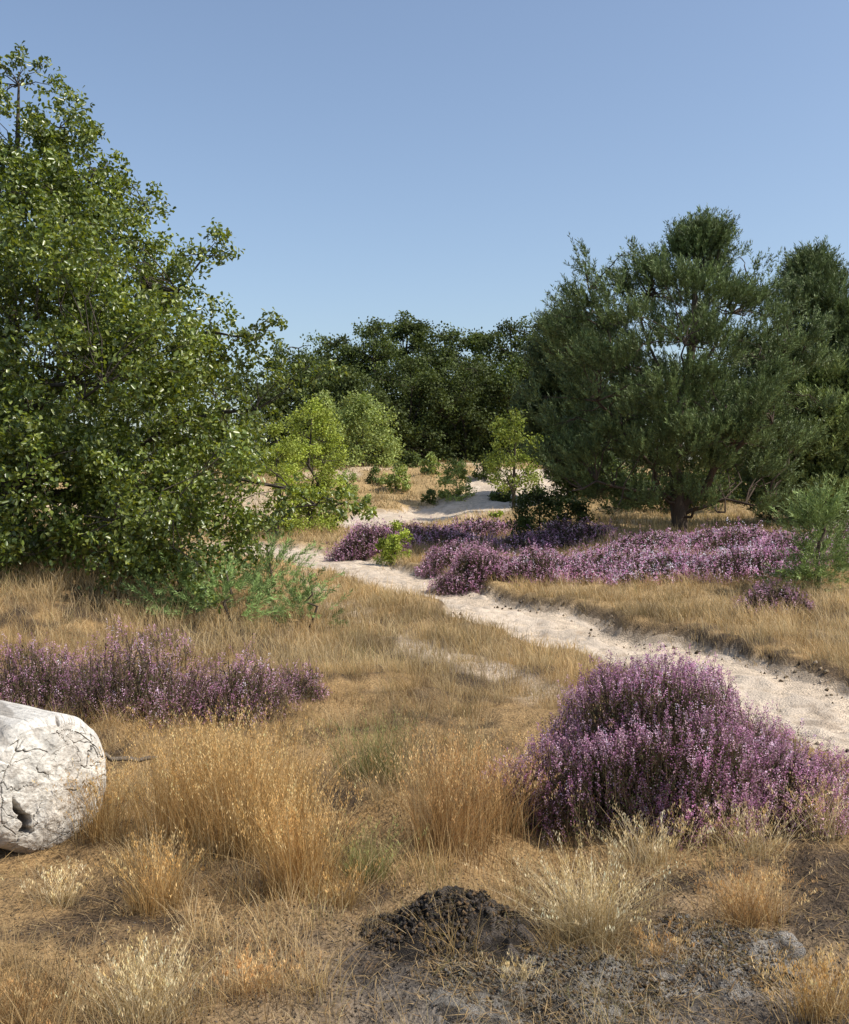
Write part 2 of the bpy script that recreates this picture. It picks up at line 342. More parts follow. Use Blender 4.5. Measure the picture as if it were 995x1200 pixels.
hs=[(905,724,95,38,700,.95,.45,.75,'brownish purple heather bush alone on the right bank below the young pine'),
(432,655,96,40,900,1,.85,.9,'deep purple heather mound left of the bright green bush'),
(540,668,110,34,900,1.05,.85,.9,'purple heather mound just past the bend of the sand path'),
(565,690,120,44,1100,1,.8,.75,'dark purple heather mound at the inner bend of the sand path'),
(500,642,170,28,1000,1.05,.85,.9,'long low purple heather behind the bright green bush'),
(630,684,150,40,1300,1.25,.9,.9,'pink purple heather mound left of the big pine'),
(560,630,110,20,700,1.05,.9,.75,'far purple heather strip below the distant sand'),
(705,682,190,28,1400,1.6,.8,.7,'pale pink heather in front of the big pine, left part'),
(790,682,190,30,1400,1.65,.8,.7,'pale pink heather in front of the big pine trunk'),
(870,682,180,34,1400,1.65,.85,.7,'pale pink heather in front of the big pine, right part'),
(940,668,160,42,1300,1.55,.9,.8,'pink heather behind the young pine at right'),
(1010,658,130,46,1000,1.45,.9,.9,'purple heather at the right edge behind the young pine'),
(650,648,150,30,1000,1.05,.8,.9,'shaded purple heather under the left side of the big pine'),
(870,650,190,32,1400,1.4,.85,.9,'purple heather right of the big pine trunk in half shade'),
(755,655,180,26,1200,1.3,.8,.9,'low purple heather just below the big pine crown')]
for a in hs:
    Yd=at(a[0],a[1])[1]
    heather(a[0],a[1],a[2],a[3],int(a[4]*1.4),a[8],max(1.0,Yd/10),9,a[5],a[6],ryf=a[7],fsz=.013,skew=.3,hf=1.0,rough=1.0)
# ------------------------------------------------------------ hero tufts
def tuft(px,py,hpx,wpx,n,label,pal,stalks=.35,lean=.5,group=None):
    b=at(px,py);m=b[1]/F;h=hpx*m;sp=wpx*m*.17
    t=thing('grass_tuft',b,label,'grass tuft',group)
    off=R.normal(0,sp,(n,2));root=np.stack([b[0]+off[:,0],b[1]+off[:,1]*.8,0*off[:,0]],-1);root[:,2]=T(root[:,0],root[:,1])-.01
    H=h*R.uniform(.35,1.0,n);ln=off/sp*.25*lean+R.normal(0,lean*.6,(n,2))
    c=np.array(pal)[R.integers(0,len(pal),n)]*R.uniform(.75,1.2,(n,1))
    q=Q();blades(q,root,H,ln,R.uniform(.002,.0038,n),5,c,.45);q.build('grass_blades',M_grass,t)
    k=int(n*stalks);off=R.normal(0,sp*1.15,(k,2));root=np.stack([b[0]+off[:,0],b[1]+off[:,1]*.8,0*off[:,0]],-1);root[:,2]=T(root[:,0],root[:,1])-.01
    H=h*R.uniform(.6,1.15,k);ln=off/sp*.2*lean+R.normal(0,lean*.45,(k,2));c=np.array(pal)[R.integers(0,len(pal),k)]*R.uniform(.85,1.25,(k,1))
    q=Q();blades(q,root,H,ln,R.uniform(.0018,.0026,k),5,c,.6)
    f=14;tt=R.uniform(.72,1.0,(k,f));nl=np.clip(np.linalg.norm(ln,axis=1),0,2)[:,None]
    p=root[:,None]+np.stack([(ln[:,0]*H)[:,None]*tt**1.8,(ln[:,1]*H)[:,None]*tt**1.8,H[:,None]*(tt-.18*tt**2*nl)],-1)+R.normal(0,.004,(k,f,3))
    leaves4(q,p.reshape(-1,3),rv(k*f)*.5+np.array([0,0,1]),rv(k*f),np.full(k*f,.014),np.full(k*f,.0035),np.repeat(c,f,0)*R.uniform(.9,1.3,(k*f,1)))
    q.build('seed_stalks',M_grass,t)
GO=[[.74,.50,.22],[.65,.41,.15],[.80,.59,.29],[.48,.29,.11]]
PS=[[.78,.62,.36],[.70,.55,.29],[.58,.43,.20],[.84,.71,.47]]
RD=[[.58,.35,.15],[.68,.45,.20],[.47,.28,.12],[.72,.53,.27]]
GR=[[.24,.26,.09],[.32,.32,.12],[.45,.38,.16]]
TF=[(215,985,135,130,460,'tall golden grass tuft right of the white log',GO,.5,.4),
(285,1000,150,140,560,'tall golden grass tuft in the middle of the left foreground clump',GO,.5,.38),
(350,1045,140,110,480,'golden grass tuft at the right front of the left foreground clump',GO,.5,.45),
(185,1060,90,90,280,'short golden grass tuft in front of the left clump',GO,.3,.5),
(250,935,95,150,340,'golden grass tuft at the back of the left foreground clump',GO,.4,.45),
(330,965,110,120,320,'golden grass tuft at the right back of the left foreground clump',GO,.4,.45),
(120,985,90,80,220,'thin golden grass tuft touching the end of the white log',GO,.4,.5),
(525,995,135,140,480,'tall reddish gold grass tuft beside the big heather',RD,.5,.5),
(580,980,110,120,320,'reddish grass tuft leaning against the left side of big heather',RD,.4,.5),
(690,1085,105,110,620,'pale spiky straw tuft splaying out below the big heather',PS,.2,.95),
(880,1080,70,110,300,'low golden tuft at right above the grey soil patch',RD,.3,.8),
(870,1000,60,130,300,'pale dry tuft at the foot of the big heather',PS,.3,.8),
(760,1010,60,110,220,'thin pale tuft under the front of the big heather',PS,.3,.7),
(960,1185,70,110,260,'golden tuft in the bottom right corner',GO,.3,.7),
(170,1200,95,130,360,'pale gold tuft at the bottom left edge of picture',PS,.35,.7),
(30,1190,60,120,220,'low brown tuft in the bottom left corner',RD,.3,.7),
(300,1160,50,110,160,'low reddish tuft at the bottom between corner and mound',RD,.3,.9),
(430,1030,70,90,240,'greenish grass tuft left of the dark peat mound',GR,.15,.7),
(440,915,80,120,300,'grey green grass tuft in the shade of mid foreground',GR,.15,.6),
(400,1060,45,60,120,'small golden tuft beside the greenish tuft',GO,.2,.7),
(70,1050,45,70,150,'small straw tuft in front of the white log',PS,.3,.8),
(780,1120,40,70,130,'small sparse tuft between the straw tuft and right soil hummock',RD,.2,.9),
(610,1150,34,60,90,'tiny sparse straw tuft just right of the dark mound',PS,.2,1.0),
(965,985,75,70,200,'straw tuft at the right edge beside the big heather',PS,.3,.6)]
for a in TF: tuft(a[0],a[1],a[2],a[3],a[4],a[5],a[6],a[7],a[8])
# ------------------------------------------------------------ field grass
PN=[.26,.20,.18,.14,.12,.04,.06]
grass('dry_grass','golden dry grass of the foreground',3500,2.5,8.5,28,.05,.20,.0026,3,.045,lambda x,y:.97-.97*bare(x,y)-.5*track(x,y),1.0,.75,PN)
grass('short_grass','short matted undergrowth between the foreground tufts',19000,2.4,9,7,.012,.05,.0028,2,.035,lambda x,y:.95-.66*bare(x,y),1.0,1.6,[.14,.20,.07,.23,.08,.06,.22])
grass('dry_grass','straw coloured grass on both sides of the sand path',9500,8,20,18,.08,.24,.0005,2,.09,lambda x,y:.99-.85*track(x,y)-.2*ss((fbm(x*1.1,y*1.1,3,90)-.5)/.1),1.1,.6,[.28,.15,.28,.07,.17,.03,.02])
grass('dry_grass','distant straw grass around the dune',16000,19,64,8,.12,.28,.0007,1,.22,lambda x,y:.95-.5*ss((fbm(x*.25,y*.25,3,40)-.55)/.08)*ss((y-30)/6)*(x<4),1.2,.6,[.25,.16,.26,.05,.12,.14,.02])
x,y=scatter(46000,2.3,9);k=pd(x,y)>.0;x=x[k];y=y[k];n=len(x)
q=Q();a=R.uniform(0,2*np.pi,n);dr=np.stack([np.cos(a),np.sin(a),R.normal(0,.2,n)],-1)
leaves4(q,np.stack([x,y,T(x,y)+R.uniform(.004,.02,n)],-1),dr,np.tile([0,0,1.],(n,1)),R.uniform(.02,.10,n),R.uniform(.002,.0045,n),np.array([[.5,.35,.17],[.3,.19,.09],[.09,.065,.04],[.36,.25,.12]])[R.integers(0,4,n)])
tag(q.build('straw_litter',M_grass),'loose dead straws and twigs lying on the soil','litter',kind='stuff')
def crumbs(name,xs,ys,zs,sz,colr,mat,parent=None):
    n=len(xs);base=np.array([[1,0,0],[-1,0,0],[0,1,0],[0,-1,0],[0,0,1],[0,0,-1]],float)
    fr=np.array([[0,2,4],[2,1,4],[1,3,4],[3,0,4],[2,0,5],[1,2,5],[3,1,5],[0,3,5]])
    v=base[None]*sz[:,None,None]*R.uniform(.5,1.2,(n,6,1))+R.normal(0,.2,(n,6,3))*sz[:,None,None]
    v+=np.stack([xs,ys,zs+sz*.3],-1)[:,None]
    f=(fr[None]+(np.arange(n)*6)[:,None,None]).reshape(-1,3)
    return mk(name,v.reshape(-1,3),f,mat,parent,np.repeat(colr,6,0))
CC=np.array([[.06,.05,.04],[.17,.14,.115],[.14,.10,.07],[.24,.20,.165]])
n=11000;x=R.normal(.3,1.1,n);y=R.normal(3.25,.6,n);k=(y>2.2);x=x[k];y=y[k];n=len(x)
tag(crumbs('soil_crumbs',x,y,T(x,y),R.uniform(.0015,.006,n),CC[R.integers(0,4,n)],M_peat),'dark and grey soil crumbs scattered on the bare foreground','soil',kind='stuff')
n=4200;x=R.uniform(-1,4,n);y=R.uniform(5,16,n);k=np.abs(pd(x,y)+.10)<.16;x=x[k];y=y[k];n=len(x)
tag(crumbs('path_crumbs',x,y,T(x,y),R.uniform(.006,.026,n),np.array([[.09,.065,.04],[.3,.23,.15],[.5,.4,.3]])[R.integers(0,3,n)],M_peat),'small dark clods along the edges of the sand path','soil',kind='stuff')
# ------------------------------------------------------------ soil mounds
def mound(px,py,wpx,hpx,label,cols,seed,nc_=1500,rg=1.0,fr=5.0,ns=900,cs=.009):
    b=at(px,py);m=b[1]/F;r=wpx/2*m;h=hpx*m;ry=r*.85;c0=b+np.array([0,ry*.7,0])
    t=thing('peat_mound',c0,label,'soil mound')
    def hz(x,y,u):
        e=1-ss((u-.10)/.90)
        lump=fbm(x*fr,y*fr,4,seed+5)
        return T(x,y)+h*e*(.6+.6*ss((lump-.3)/.4))+((fbm(x*16,y*16,4,seed)-.5)*.06*rg+(fbm(x*45,y*45,3,seed+9)-.5)*.030*rg)*(1-ss((u-.6)/.4))-.02*ss((u-.9)/.2)+.006*(1-ss((u-.7)/.3))
    nr,na=130,280;u=np.linspace(0,1.1,nr)[:,None];a=np.linspace(0,2*np.pi,na,endpoint=False)[None]
    w_=1+.5*(fbm(np.cos(a)*1.6+seed,np.sin(a)*1.6,3,seed)-.5)*2
    x=c0[0]+r*u*w_*np.cos(a);y=c0[1]+ry*u*w_*np.sin(a);z=hz(x,y,u+0*a)
    n=fbm(x*14,y*14,4,seed+2)[...,None];c=np.array(cols[0])*(1-ss((n-.40)/.2))+np.array(cols[1])*ss((n-.40)/.2)
    i=np.arange(nr-1)[:,None]*na;j=np.arange(na)[None]
    f=np.stack([i+j,i+na+j,i+na+(j+1)%na,i+(j+1)%na],-1).reshape(-1,4)
    mk('mound_body',np.stack([x,y,z],-1).reshape(-1,3),f,M_peat,t,c.reshape(-1,3))
    uu=R.uniform(0,1,nc_)**.6;aa=R.uniform(0,2*np.pi,nc_);x=c0[0]+r*uu*np.cos(aa);y=c0[1]+ry*uu*np.sin(aa)
    cl=np.array([cols[0],cols[1],(np.array(cols[0])+cols[1])/2,[.2,.13,.07]])[R.integers(0,4,nc_)]
    tag(crumbs('soil_clods',x,y,hz(x,y,uu),R.uniform(.0015,cs,nc_),cl,M_peat,t),kind='stuff')
    k=ns;uu=R.uniform(0,1,k)**.5;aa=R.uniform(0,2*np.pi,k);x=c0[0]+r*uu*np.cos(aa);y=c0[1]+ry*uu*np.sin(aa)
    q=Q();blades(q,np.stack([x,y,hz(x,y,uu)-.003],-1),R.uniform(.008,.05,k),R.normal(0,1.5,(k,2)),R.uniform(.0018,.003,k),2,PAL[R.integers(0,7,k)]*.8)
    tag(q.build('dry_straws',M_grass,t),kind='stuff')
mound(535,1122,240,50,'dark crumbly peat mound in the bottom centre left of the straw tuft',([.038,.031,.025],[.12,.10,.085]),100,5200,.9,14,1000,.013)
mound(660,1195,340,6,'low grey soil hummock in front of the dark peat mound',([.09,.076,.06],[.25,.225,.19]),120,4200,.45,5,2000)
mound(850,1155,230,7,'low grey crusted soil hummock at the bottom right',([.11,.095,.08],[.34,.31,.27]),140,2800,.45,5,1300)
# ------------------------------------------------------------ log
b=at(48,1006)
def logbuild():
    ax=nrm(np.array([.78,-.62,0.03]));r=.330;Lg=2.2
    end=np.array([b[0]-.01,b[1]+.14,b[2]+r*.99-.02])
    t=thing('fallen_log',(end[0],end[1],b[2]),'bleached white fallen log with a cracked rounded end at the left edge','log')
    s=nrm(np.cross(ax,[0,0,1]));u=np.cross(s,ax)
    na,nl=420,240
    a=np.linspace(0,2*np.pi,na,endpoint=False)[None]
    l=(np.linspace(0,1,nl)[:,None]**1.5)*Lg
    def wobf(a,l): return 1+.04*np.sin(a*2+.6)+.03*np.sin(a*3+1)+.08*(fbm(np.cos(a)*1.8+5,l*1.0+np.sin(a)*1.8,4,200)-.5)*2
    def prof(l):
        e=np.clip(1-l/.065,0,1);return 1-.11*e**2
    CA=np.cos(a)*4;SA=np.sin(a)*4
    def lines(sx,ly,seed,wd,gate):
        wob=fbm(CA*.5,SA*.5+l*3,2,seed+3)*.5
        g=fbm(CA*sx+wob,SA*sx+l*ly+wob,3,seed)
        return ss((wd-np.abs(g-.5))/wd)*ss((fbm(CA*.6+l*2,SA*.6-l*2,3,seed+7)-gate)/.08)
    crack=np.maximum(lines(2.2,.35,201,.024,.42),.7*lines(6,.6,231,.034,.40))
    rr=r*wobf(a,l)*prof(l)-crack*.012
    v=end-ax*l[...,None]+(np.cos(a)*rr)[...,None]*s+(np.sin(a)*rr)[...,None]*u
    n=fbm(np.cos(a)*2+l*2,np.sin(a)*2+l,4,203)[...,None]
    st=fbm(CA*6,SA*6+l*1.5,3,213)[...,None];ci=crack[...,None]*.92
    sp=fbm(CA*5+l*9,SA*5-l*9,3,217)[...,None]
    c=np.array([.63,.59,.52])*(.45+.45*n+.55*st+.1*sp);c=c*(1-ci)+np.array([.08,.06,.048])*ci
    dk=ss((.46-n)/.06)*.6;c=c*(1-dk)+np.array([.27,.23,.185])*dk
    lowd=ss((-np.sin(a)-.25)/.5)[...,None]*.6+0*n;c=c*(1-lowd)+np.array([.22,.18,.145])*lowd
    i=np.arange(nl-1)[:,None]*na;j=np.arange(na)[None]
    f=np.stack([i+j,i+na+j,i+na+(j+1)%na,i+(j+1)%na],-1).reshape(-1,4)
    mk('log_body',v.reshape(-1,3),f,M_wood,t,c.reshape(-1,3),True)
    nr=220;q=np.linspace(0.0,1,nr)[:,None];r0=rr[0][None]
    X=np.cos(a)*q;Y=np.sin(a)*q
    ck=0
    for a0,wd,q0 in [(1.0,.015,.12),(2.3,.009,.3),(3.6,.016,.12),(4.4,.008,.45),(5.4,.012,.2),(.2,.009,.35),(1.7,.008,.35),(2.9,.018,.25),(4.9,.008,.5),(.6,.007,.6),(2.0,.007,.6),(5.9,.008,.55),(3.2,.008,.55),(4.0,.008,.5)]:
        da=np.angle(np.exp(1j*(a-a0-1.1*(fbm(q*5+a0,q*0+a0,4,214)-.5))))*q
        ck=np.maximum(ck,ss((wd*(.5+q)-np.abs(da))/wd)*ss((q-q0)/.15))
    rimq=np.abs(q-.86-.07*(fbm(np.cos(a)*2+3,np.sin(a)*2,3,250)-.5)*2)
    ck=np.maximum(ck,.85*ss((.011-rimq)/.011)*ss((fbm(np.cos(a)*1.3,np.sin(a)*1.3,2,251)-.42)/.1))
    # dark rotten split low on the side turned away from the path (s points to -X of the end)
    SX=np.sign(s[0]);
    hx=np.hypot((X*SX+.50+.5*(fbm(X*3,Y*3,3,260)-.5))*1.7,(Y+.42)*.8+.5*(fbm(X*3+5,Y*3,3,261)-.5))
    hol=1-ss((hx-.12)/.10)
    dep=.035*(1-q**4)-ck*.012-hol*.06+.035*(fbm(X*2.4,Y*2.4,4,207)-.5)*(1-q**6)+.010*(fbm(X*10,Y*10,3,242)-.5)
    v=end+ax*dep[...,None]+(np.cos(a)*r0*q)[...,None]*s+(np.sin(a)*r0*q)[...,None]*u
    n=fbm(X*3,Y*3,5,208)[...,None];fi=fbm(np.cos(a)*9,np.sin(a)*9+q*2,3,209)[...,None];ck=ck[...,None]*.92;hol=hol[...,None]
    ring=np.sin(q*64+fbm(X*1.5,Y*1.5,3,206)*16)[...,None]
    c=np.array([.67,.63,.555])*(.45+.5*n+.5*fi)*(1+.04*ring);c=c*(1-ck)+np.array([.09,.07,.055])*ck
    dk=ss((n-.54)/.08)*.45;c=c*(1-dk)+np.array([.34,.29,.235])*dk
    c=c*(1-hol*.9)+np.array([.06,.045,.035])*hol*.9
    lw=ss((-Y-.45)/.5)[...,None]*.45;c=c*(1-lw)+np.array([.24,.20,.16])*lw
    i=np.arange(nr-1)[:,None]*na
    f=np.stack([i+j,i+na+j,i+na+(j+1)%na,i+(j+1)%na],-1).reshape(-1,4)
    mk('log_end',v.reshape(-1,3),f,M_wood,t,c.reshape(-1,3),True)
logbuild()
q=Q();p0=P3(96,884,5.0);p1=P3(185,888,5.2);tube(q,curve(p0,p1,.0,8,.02),np.linspace(.014,.009,8),[.16,.13,.10],7,.1)
tag(q.build('dead_branch',M_bark),'thin dark dead branch sticking out behind the white log','branch')
# ------------------------------------------------------------ trees
def tree(name,base,label,cat,trunk_pts,trunk_rad,limbs,clusters,leaf,barkc,mat,group=None,twr=.012,sep=True):
    t=thing(name,base,label,cat,group)
    q=Q();tube(q,trunk_pts,trunk_rad,barkc,10,.05);q.build('trunk',M_bark,t,True)
    allp=[np.asarray(trunk_pts)[1:]]
    ql=Q()
    for (a,bp,r0) in limbs:
        c=curve(a,bp,.06,8,.03);
        if sep:
            ql=Q()
        tube(ql,c,np.linspace(r0,r0*.3,8),barkc,7,.06);allp.append(c[2:])
        if sep: ql.build('limb',M_bark,t,True)
    if limbs and not sep: ql.build('limbs',M_bark,t,True)
    A=np.concatenate(allp);q=Q()
    for c in clusters:
        dd=np.linalg.norm(A-c[:3],axis=1)+np.maximum(0,A[:,2]-c[2])*1.2
        s=A[dd.argmin()];cv=curve(s,c[:3],.06,5,.05)
        tube(q,cv,np.linspace(twr,twr*.3,5),barkc,5)
        for _ in range(2):
            e=c[:3]+rv(1)[0]*c[3]*.8;tube(q,curve(cv[3],e,.05,3,.05),[twr*.35,twr*.25,twr*.12],barkc,4)
    q.build('twigs',M_bark,t)
    q=Q();leaf(q,clusters);q.build('crown',mat,t)
    return t
def shade(base,var,n): return np.array(base)*R.uniform(1-var,1+var,(n,1))
# --- oak
prof=np.array([(60,38),(90,76),(120,90),(160,102),(200,128),(230,158),(270,196),(310,212),(350,222),(390,258),(430,292),(470,302),(520,304),(570,306),(610,296),(650,270),(688,215)],float)
OY=12.0;tx=10
n=900;py=60+630*R.uniform(0,1,n)**.70
wd=np.interp(py,prof[:,0],prof[:,1])-tx
rr=R.uniform(0,1,n)**.45;ph=R.uniform(0,2*np.pi,n)
ang=np.cos(ph);cx=(tx+wd*rr*np.where(ang<0,ang*.75,ang)-CX)*.01;cy=OY+np.sin(ph)*rr*wd*.0085
cz=CH-(py-HY)*.01;cr=R.uniform(.12,.29,n)*(.6+.4*ss((py-40)/200))
sc_=cy/OY;cx=(cx+(CX-tx)*.01)*sc_-(CX-tx)*.01*sc_;cz=CH+(cz-CH)*sc_
OC=np.stack([cx,cy,cz,cr],-1)
OC=OC[fbm(OC[:,0]*1.8+OC[:,1],OC[:,2]*2.0,3,310)>.345]
ext=[(235,290,11.5,.24),(256,284,11.6,.16),(215,330,11.4,.22),(200,300,11.6,.24),(180,250,12,.22),(175,228,12,.16),(262,300,11.6,.14),(300,385,11.3,.2),(322,388,11.2,.14),(275,400,11.3,.22),(250,370,11.4,.22),(230,400,11.4,.25),(335,438,11.2,.18),(310,430,11.3,.22),(365,430,11.1,.15),(388,436,11,.11),(350,578,10.6,.15),(385,590,10.4,.16),(408,590,10.3,.14),(424,597,10.3,.11),(325,602,10.6,.2),(300,620,10.7,.24),(270,650,10.6,.24),(240,665,10.5,.22),(140,205,12,.18),(130,195,12,.14),(110,230,11.8,.24),(150,270,11.7,.24),(85,120,12,.18),(60,100,12,.18),(25,80,12,.14),(22,66,12,.1),(46,76,12,.1),(95,145,12,.2),(75,165,12,.2),(60,200,11.8,.22),(30,150,11.9,.22),(5,100,12,.2)]
for (xa,xb,ya,yb,k) in [(60,230,350,450,34),(20,170,250,350,16),(0,285,520,680,80)]:
    ext+=[(R.uniform(xa,xb),R.uniform(ya,yb),R.uniform(9.6,11.2),R.uniform(.18,.29)) for _ in range(k)]
OC=np.concatenate([OC,[[*P3(a,b_,Y),r] for a,b_,Y,r in ext]])
OC=OC[OC[:,2]-OC[:,3]*.5>T(OC[:,0],OC[:,1],False)+.02]
ob=np.array([(tx-CX)*.01,OY,float(T((tx-CX)*.01,OY))-.05])
tp=[ob,P3(14,600,12),P3(8,500,12.05),P3(16,400,12),P3(8,280,12),P3(20,180,12),P3(22,100,12)]
L=[(tp[1],P3(300,480,11.3),.05),(tp[1],P3(370,592,10.6),.04),(tp[1],P3(180,600,9.8),.05),(tp[2],P3(280,395,11.4),.04),(tp[2],P3(240,300,11.5),.035),(tp[2],P3(120,450,9.8),.04),(tp[3],P3(170,240,12),.03),(tp[3],P3(110,200,11.5),.03),(tp[2],P3(-150,420,12),.06),(tp[1],P3(-200,560,11.5),.06),(tp[2],P3(100,420,14),.05),(tp[3],P3(-120,300,12),.045),(tp[4],P3(70,150,12),.02),(tp[1],P3(30,560,9.6),.05),(tp[1],P3(250,560,13.5),.05)]
def oakleaf(q,C):
    for c in C:
        k=int(235*(c[3]/.28)**1.6)+16
        s=c[:3]+rv(6)*c[3]*R.uniform(.5,1.2,(6,1))
        p=s[R.integers(0,6,k)]+R.normal(0,c[3]*.23,(k,3))
        d=rv(k)+np.array([0,0,-.1]);nn=rv(k)*.95+np.array([.3,-.3,.8])
        col=np.array([[.135,.18,.036],[.185,.23,.046],[.095,.135,.03],[.25,.285,.07]])[R.integers(0,4,k)]*R.uniform(.7,1.2,(k,1))*R.uniform(.8,1.2)
        leaves6(q,p,d,nn,R.uniform(.038,.074,k),R.uniform(.022,.042,k),col)
tree('oak_tree',ob,'large leafy oak tree filling the left side of the picture','tree',tp,[.17,.14,.11,.08,.05,.03,.012],L,OC,oakleaf,[.09,.075,.06],M_leaf,twr=.008)
# --- pines
def pineleaf(k,L,nl,w,kn,base,up=.9,flat=.55):
    def f(q,C):
        ctr=C[:,:3].mean(0)
        for c in C:
            m=max(3,int(k*(c[3]/.4)**1.5))
            p=c[:3]+rv(m)*c[3]*(R.uniform(0,1,(m,1))**.4)*np.array([1,1,flat])
            o=nrm((p-ctr)*np.array([1,1,.2]))
            d=o*.65+np.array([0,0,up])+R.normal(0,.25,(m,3))+(p-c[:3])/c[3]*.5
            needles(q,p,d,np.full(m,L)*R.uniform(.6,1.5,m),kn,np.full(m,nl),w,shade(base,.25,m)*R.uniform(.6,1.35,(m,1)))
    return f
def env_clusters(n,prof,tpx,Y,rng,depth,pw=.8,shell=.45):
    prof=np.array(prof,float);y0,y1=prof[0,0],prof[-1,0];m=Y/F
    py=y0+(y1-y0)*R.uniform(0,1,n)**pw
    xl=np.interp(py,prof[:,0],prof[:,1]);xr=np.interp(py,prof[:,0],prof[:,2]);mid=(xl+xr)/2;hw=(xr-xl)/2
    rr=R.uniform(0,1,n)**shell;ph=R.uniform(0,2*np.pi,n)
    X=mid+hw*rr*np.cos(ph);yy=Y+hw*m*depth*rr*np.sin(ph)
    s=yy/Y
    x=(X-CX)*m*s;z=CH-(py-HY)*m*s
    return np.stack([x,yy,z,R.uniform(rng[0],rng[1],n)],-1)
PY=22.0;pb=np.array([(797-CX)/F*PY,PY,float(T((797-CX)/F*PY,PY))-.05])
pp=[(268,818,832),(300,790,848),(325,735,870),(348,685,905),(370,655,935),(400,645,955),(440,638,968),(490,645,965),(530,660,955),(565,680,945),(595,700,925)]
PC=env_clusters(540,pp,797,PY,(.16,.36),.85,.85)
gapn=fbm(PC[:,0]*1.1+4,PC[:,2]*2.6,3,300)+.14*np.sin(PC[:,2]*7+PC[:,0]*1.2)
lowz=PC[:,2]<1.6
PC=PC[(gapn>.42)&(~lowz|(R.uniform(0,1,len(PC))<.45))]
ex=[(822,262,.10),(830,276,.14),(806,288,.16),(846,292,.13),(785,302,.14),(866,300,.12),(682,303,.10),(688,322,.18),(672,350,.22),(700,330,.14),(742,298,.09),(745,318,.16),(760,335,.22),(720,345,.2),(888,318,.14),(905,338,.18),(770,318,.14),(655,368,.16),(932,362,.14),(700,360,.28),(650,390,.26),(700,580,.25),(665,560,.28),(640,540,.28),(720,600,.2),(890,600,.25),(915,590,.3),(638,410,.2),(628,470,.2),(955,385,.18),(740,585,.22)]
PC=np.concatenate([PC,[[*P3(a,b_,PY+R.uniform(-1.2,.3)),r] for a,b_,r in ex]])
tp=[pb,P3(795,590,PY),P3(790,540,PY),P3(800,470,PY),P3(812,400,PY),P3(815,330,PY),P3(822,268,PY)]
bp=P3(797,605,PY)
L=[(bp,P3(905,495,PY-1.6),.10),(tp[1],P3(700,470,PY-.8),.06),(tp[2],P3(690,340,PY),.06),(tp[2],P3(745,320,PY+.5),.05),(tp[3],P3(880,330,PY),.05),(tp[3],P3(670,420,PY+.5),.04),(tp[2],P3(930,430,PY),.05),(tp[1],P3(670,575,PY-1.5),.05),(tp[1],P3(725,592,PY-1.8),.035),(tp[3],P3(800,400,PY-1.8),.04),(tp[2],P3(780,480,PY+2),.05),(tp[2],P3(860,520,PY-1.8),.04),(bp,P3(900,588,PY-1),.05),(bp,P3(850,600,PY-1.6),.035)]
tree('pine_tree',pb,'broad old pine tree with forked trunk right of the sand path','tree',tp,[.18,.16,.13,.11,.08,.05,.015],L,PC,pineleaf(40,.40,.095,.018,40,[.145,.19,.068],up=1.1,flat=.42),[.10,.075,.058],M_need,twr=.018)
def simple_pine(px,base_py,Y,top,prof,n,rng,label,k,col,group=None,kn=16,L=.26,nl=.12,w=.024,name='pine_tree',flat=.5,gap=.41,up=.9,thin=1.0):
    x=(px-CX)/F*Y;b=np.array([x,Y,float(T(x,Y))-.05])
    C=env_clusters(n,prof,px,Y,rng,.85,.9)
    if gap: C=C[fbm(C[:,0]*.9+px,C[:,2]*2.1,3,301)>gap]
    e=P3(px+3,top,Y);C=np.concatenate([C,[[*e,rng[0]*.5],[*(e-np.array([.05,0,.25])),rng[0]*.7]]])
    tps=[b+(e-b)*t+R.normal(0,.04,3)*(0<t<1) for t in np.linspace(0,1,7)];h=e[2]-b[2]
    return tree(name,b,label,'tree' if h>2 else 'young pine',tps,np.linspace(.02*h+.01,.01,7),[],C,pineleaf(k,L,nl,w,kn,col,up,flat),[.09,.07,.05],M_need,group,twr=.004*h)
simple_pine(955,600,26,306,[(312,948,960),(340,915,985),(380,880,1030),(430,872,1060),(500,870,1070),(560,880,1060),(612,890,1040)],440,(.2,.46),'tall pine tree at the right edge behind the broad old pine',42,[.14,.18,.065],L=.42,kn=28,w=.021,up=1.1)
simple_pine(1080,600,24,350,[(355,1070,1090),(420,1010,1150),(500,990,1170),(590,1000,1160)],120,(.35,.55),'pine tree just outside the right edge of picture',30,[.13,.16,.06])
simple_pine(975,605,24,430,[(435,955,995),(480,925,1020),(540,905,1040),(605,900,1050)],130,(.28,.5),'light green bushy pine low at the right edge',46,[.23,.28,.095],w=.028,nl=.13,gap=0,L=.34)
simple_pine(668,580,40,372,[(376,660,675),(400,640,690),(450,625,700),(520,620,710),(560,620,710)],130,(.4,.8),'dark pine tree behind the left side of the broad old pine',30,[.09,.12,.045],w=.04,nl=.22,L=.4,gap=0)
def young(px,py,top,wpx,n,label,col,k=16,L=.12,nl=.075,w=.009,kn=40,up=.7,r0=.07,r1=.15):
    b=at(px,py);Y=b[1]
    simple_pine(px,py,Y,top,[(top+4,px-wpx*.08,px+wpx*.08),((top*2+py)/3,px-wpx*.3,px+wpx*.3),((top+2*py)/3,px-wpx*.48,px+wpx*.48),(py-6,px-wpx*.45,px+wpx*.45)],n,(r0*Y/10,r1*Y/10),label,k,col,kn=kn,L=L,nl=nl,w=w,name='young_pine',flat=.8,gap=0,up=up)
young(960,690,582,84,44,'young green pine standing on the right bank',[.24,.31,.10],40,.26,.075,.010,40)
young(262,732,676,120,20,'bushy young pine in front of the oak, middle one',[.24,.34,.11],34,.26,.06,.007,60,up=.5)
young(205,722,680,70,8,'young pine under the left part of the oak',[.21,.30,.10],34,.24,.06,.007,60,up=.5)
young(318,716,640,90,18,'young pine at the right foot of the oak',[.24,.33,.11],34,.26,.06,.007,60,up=.65)
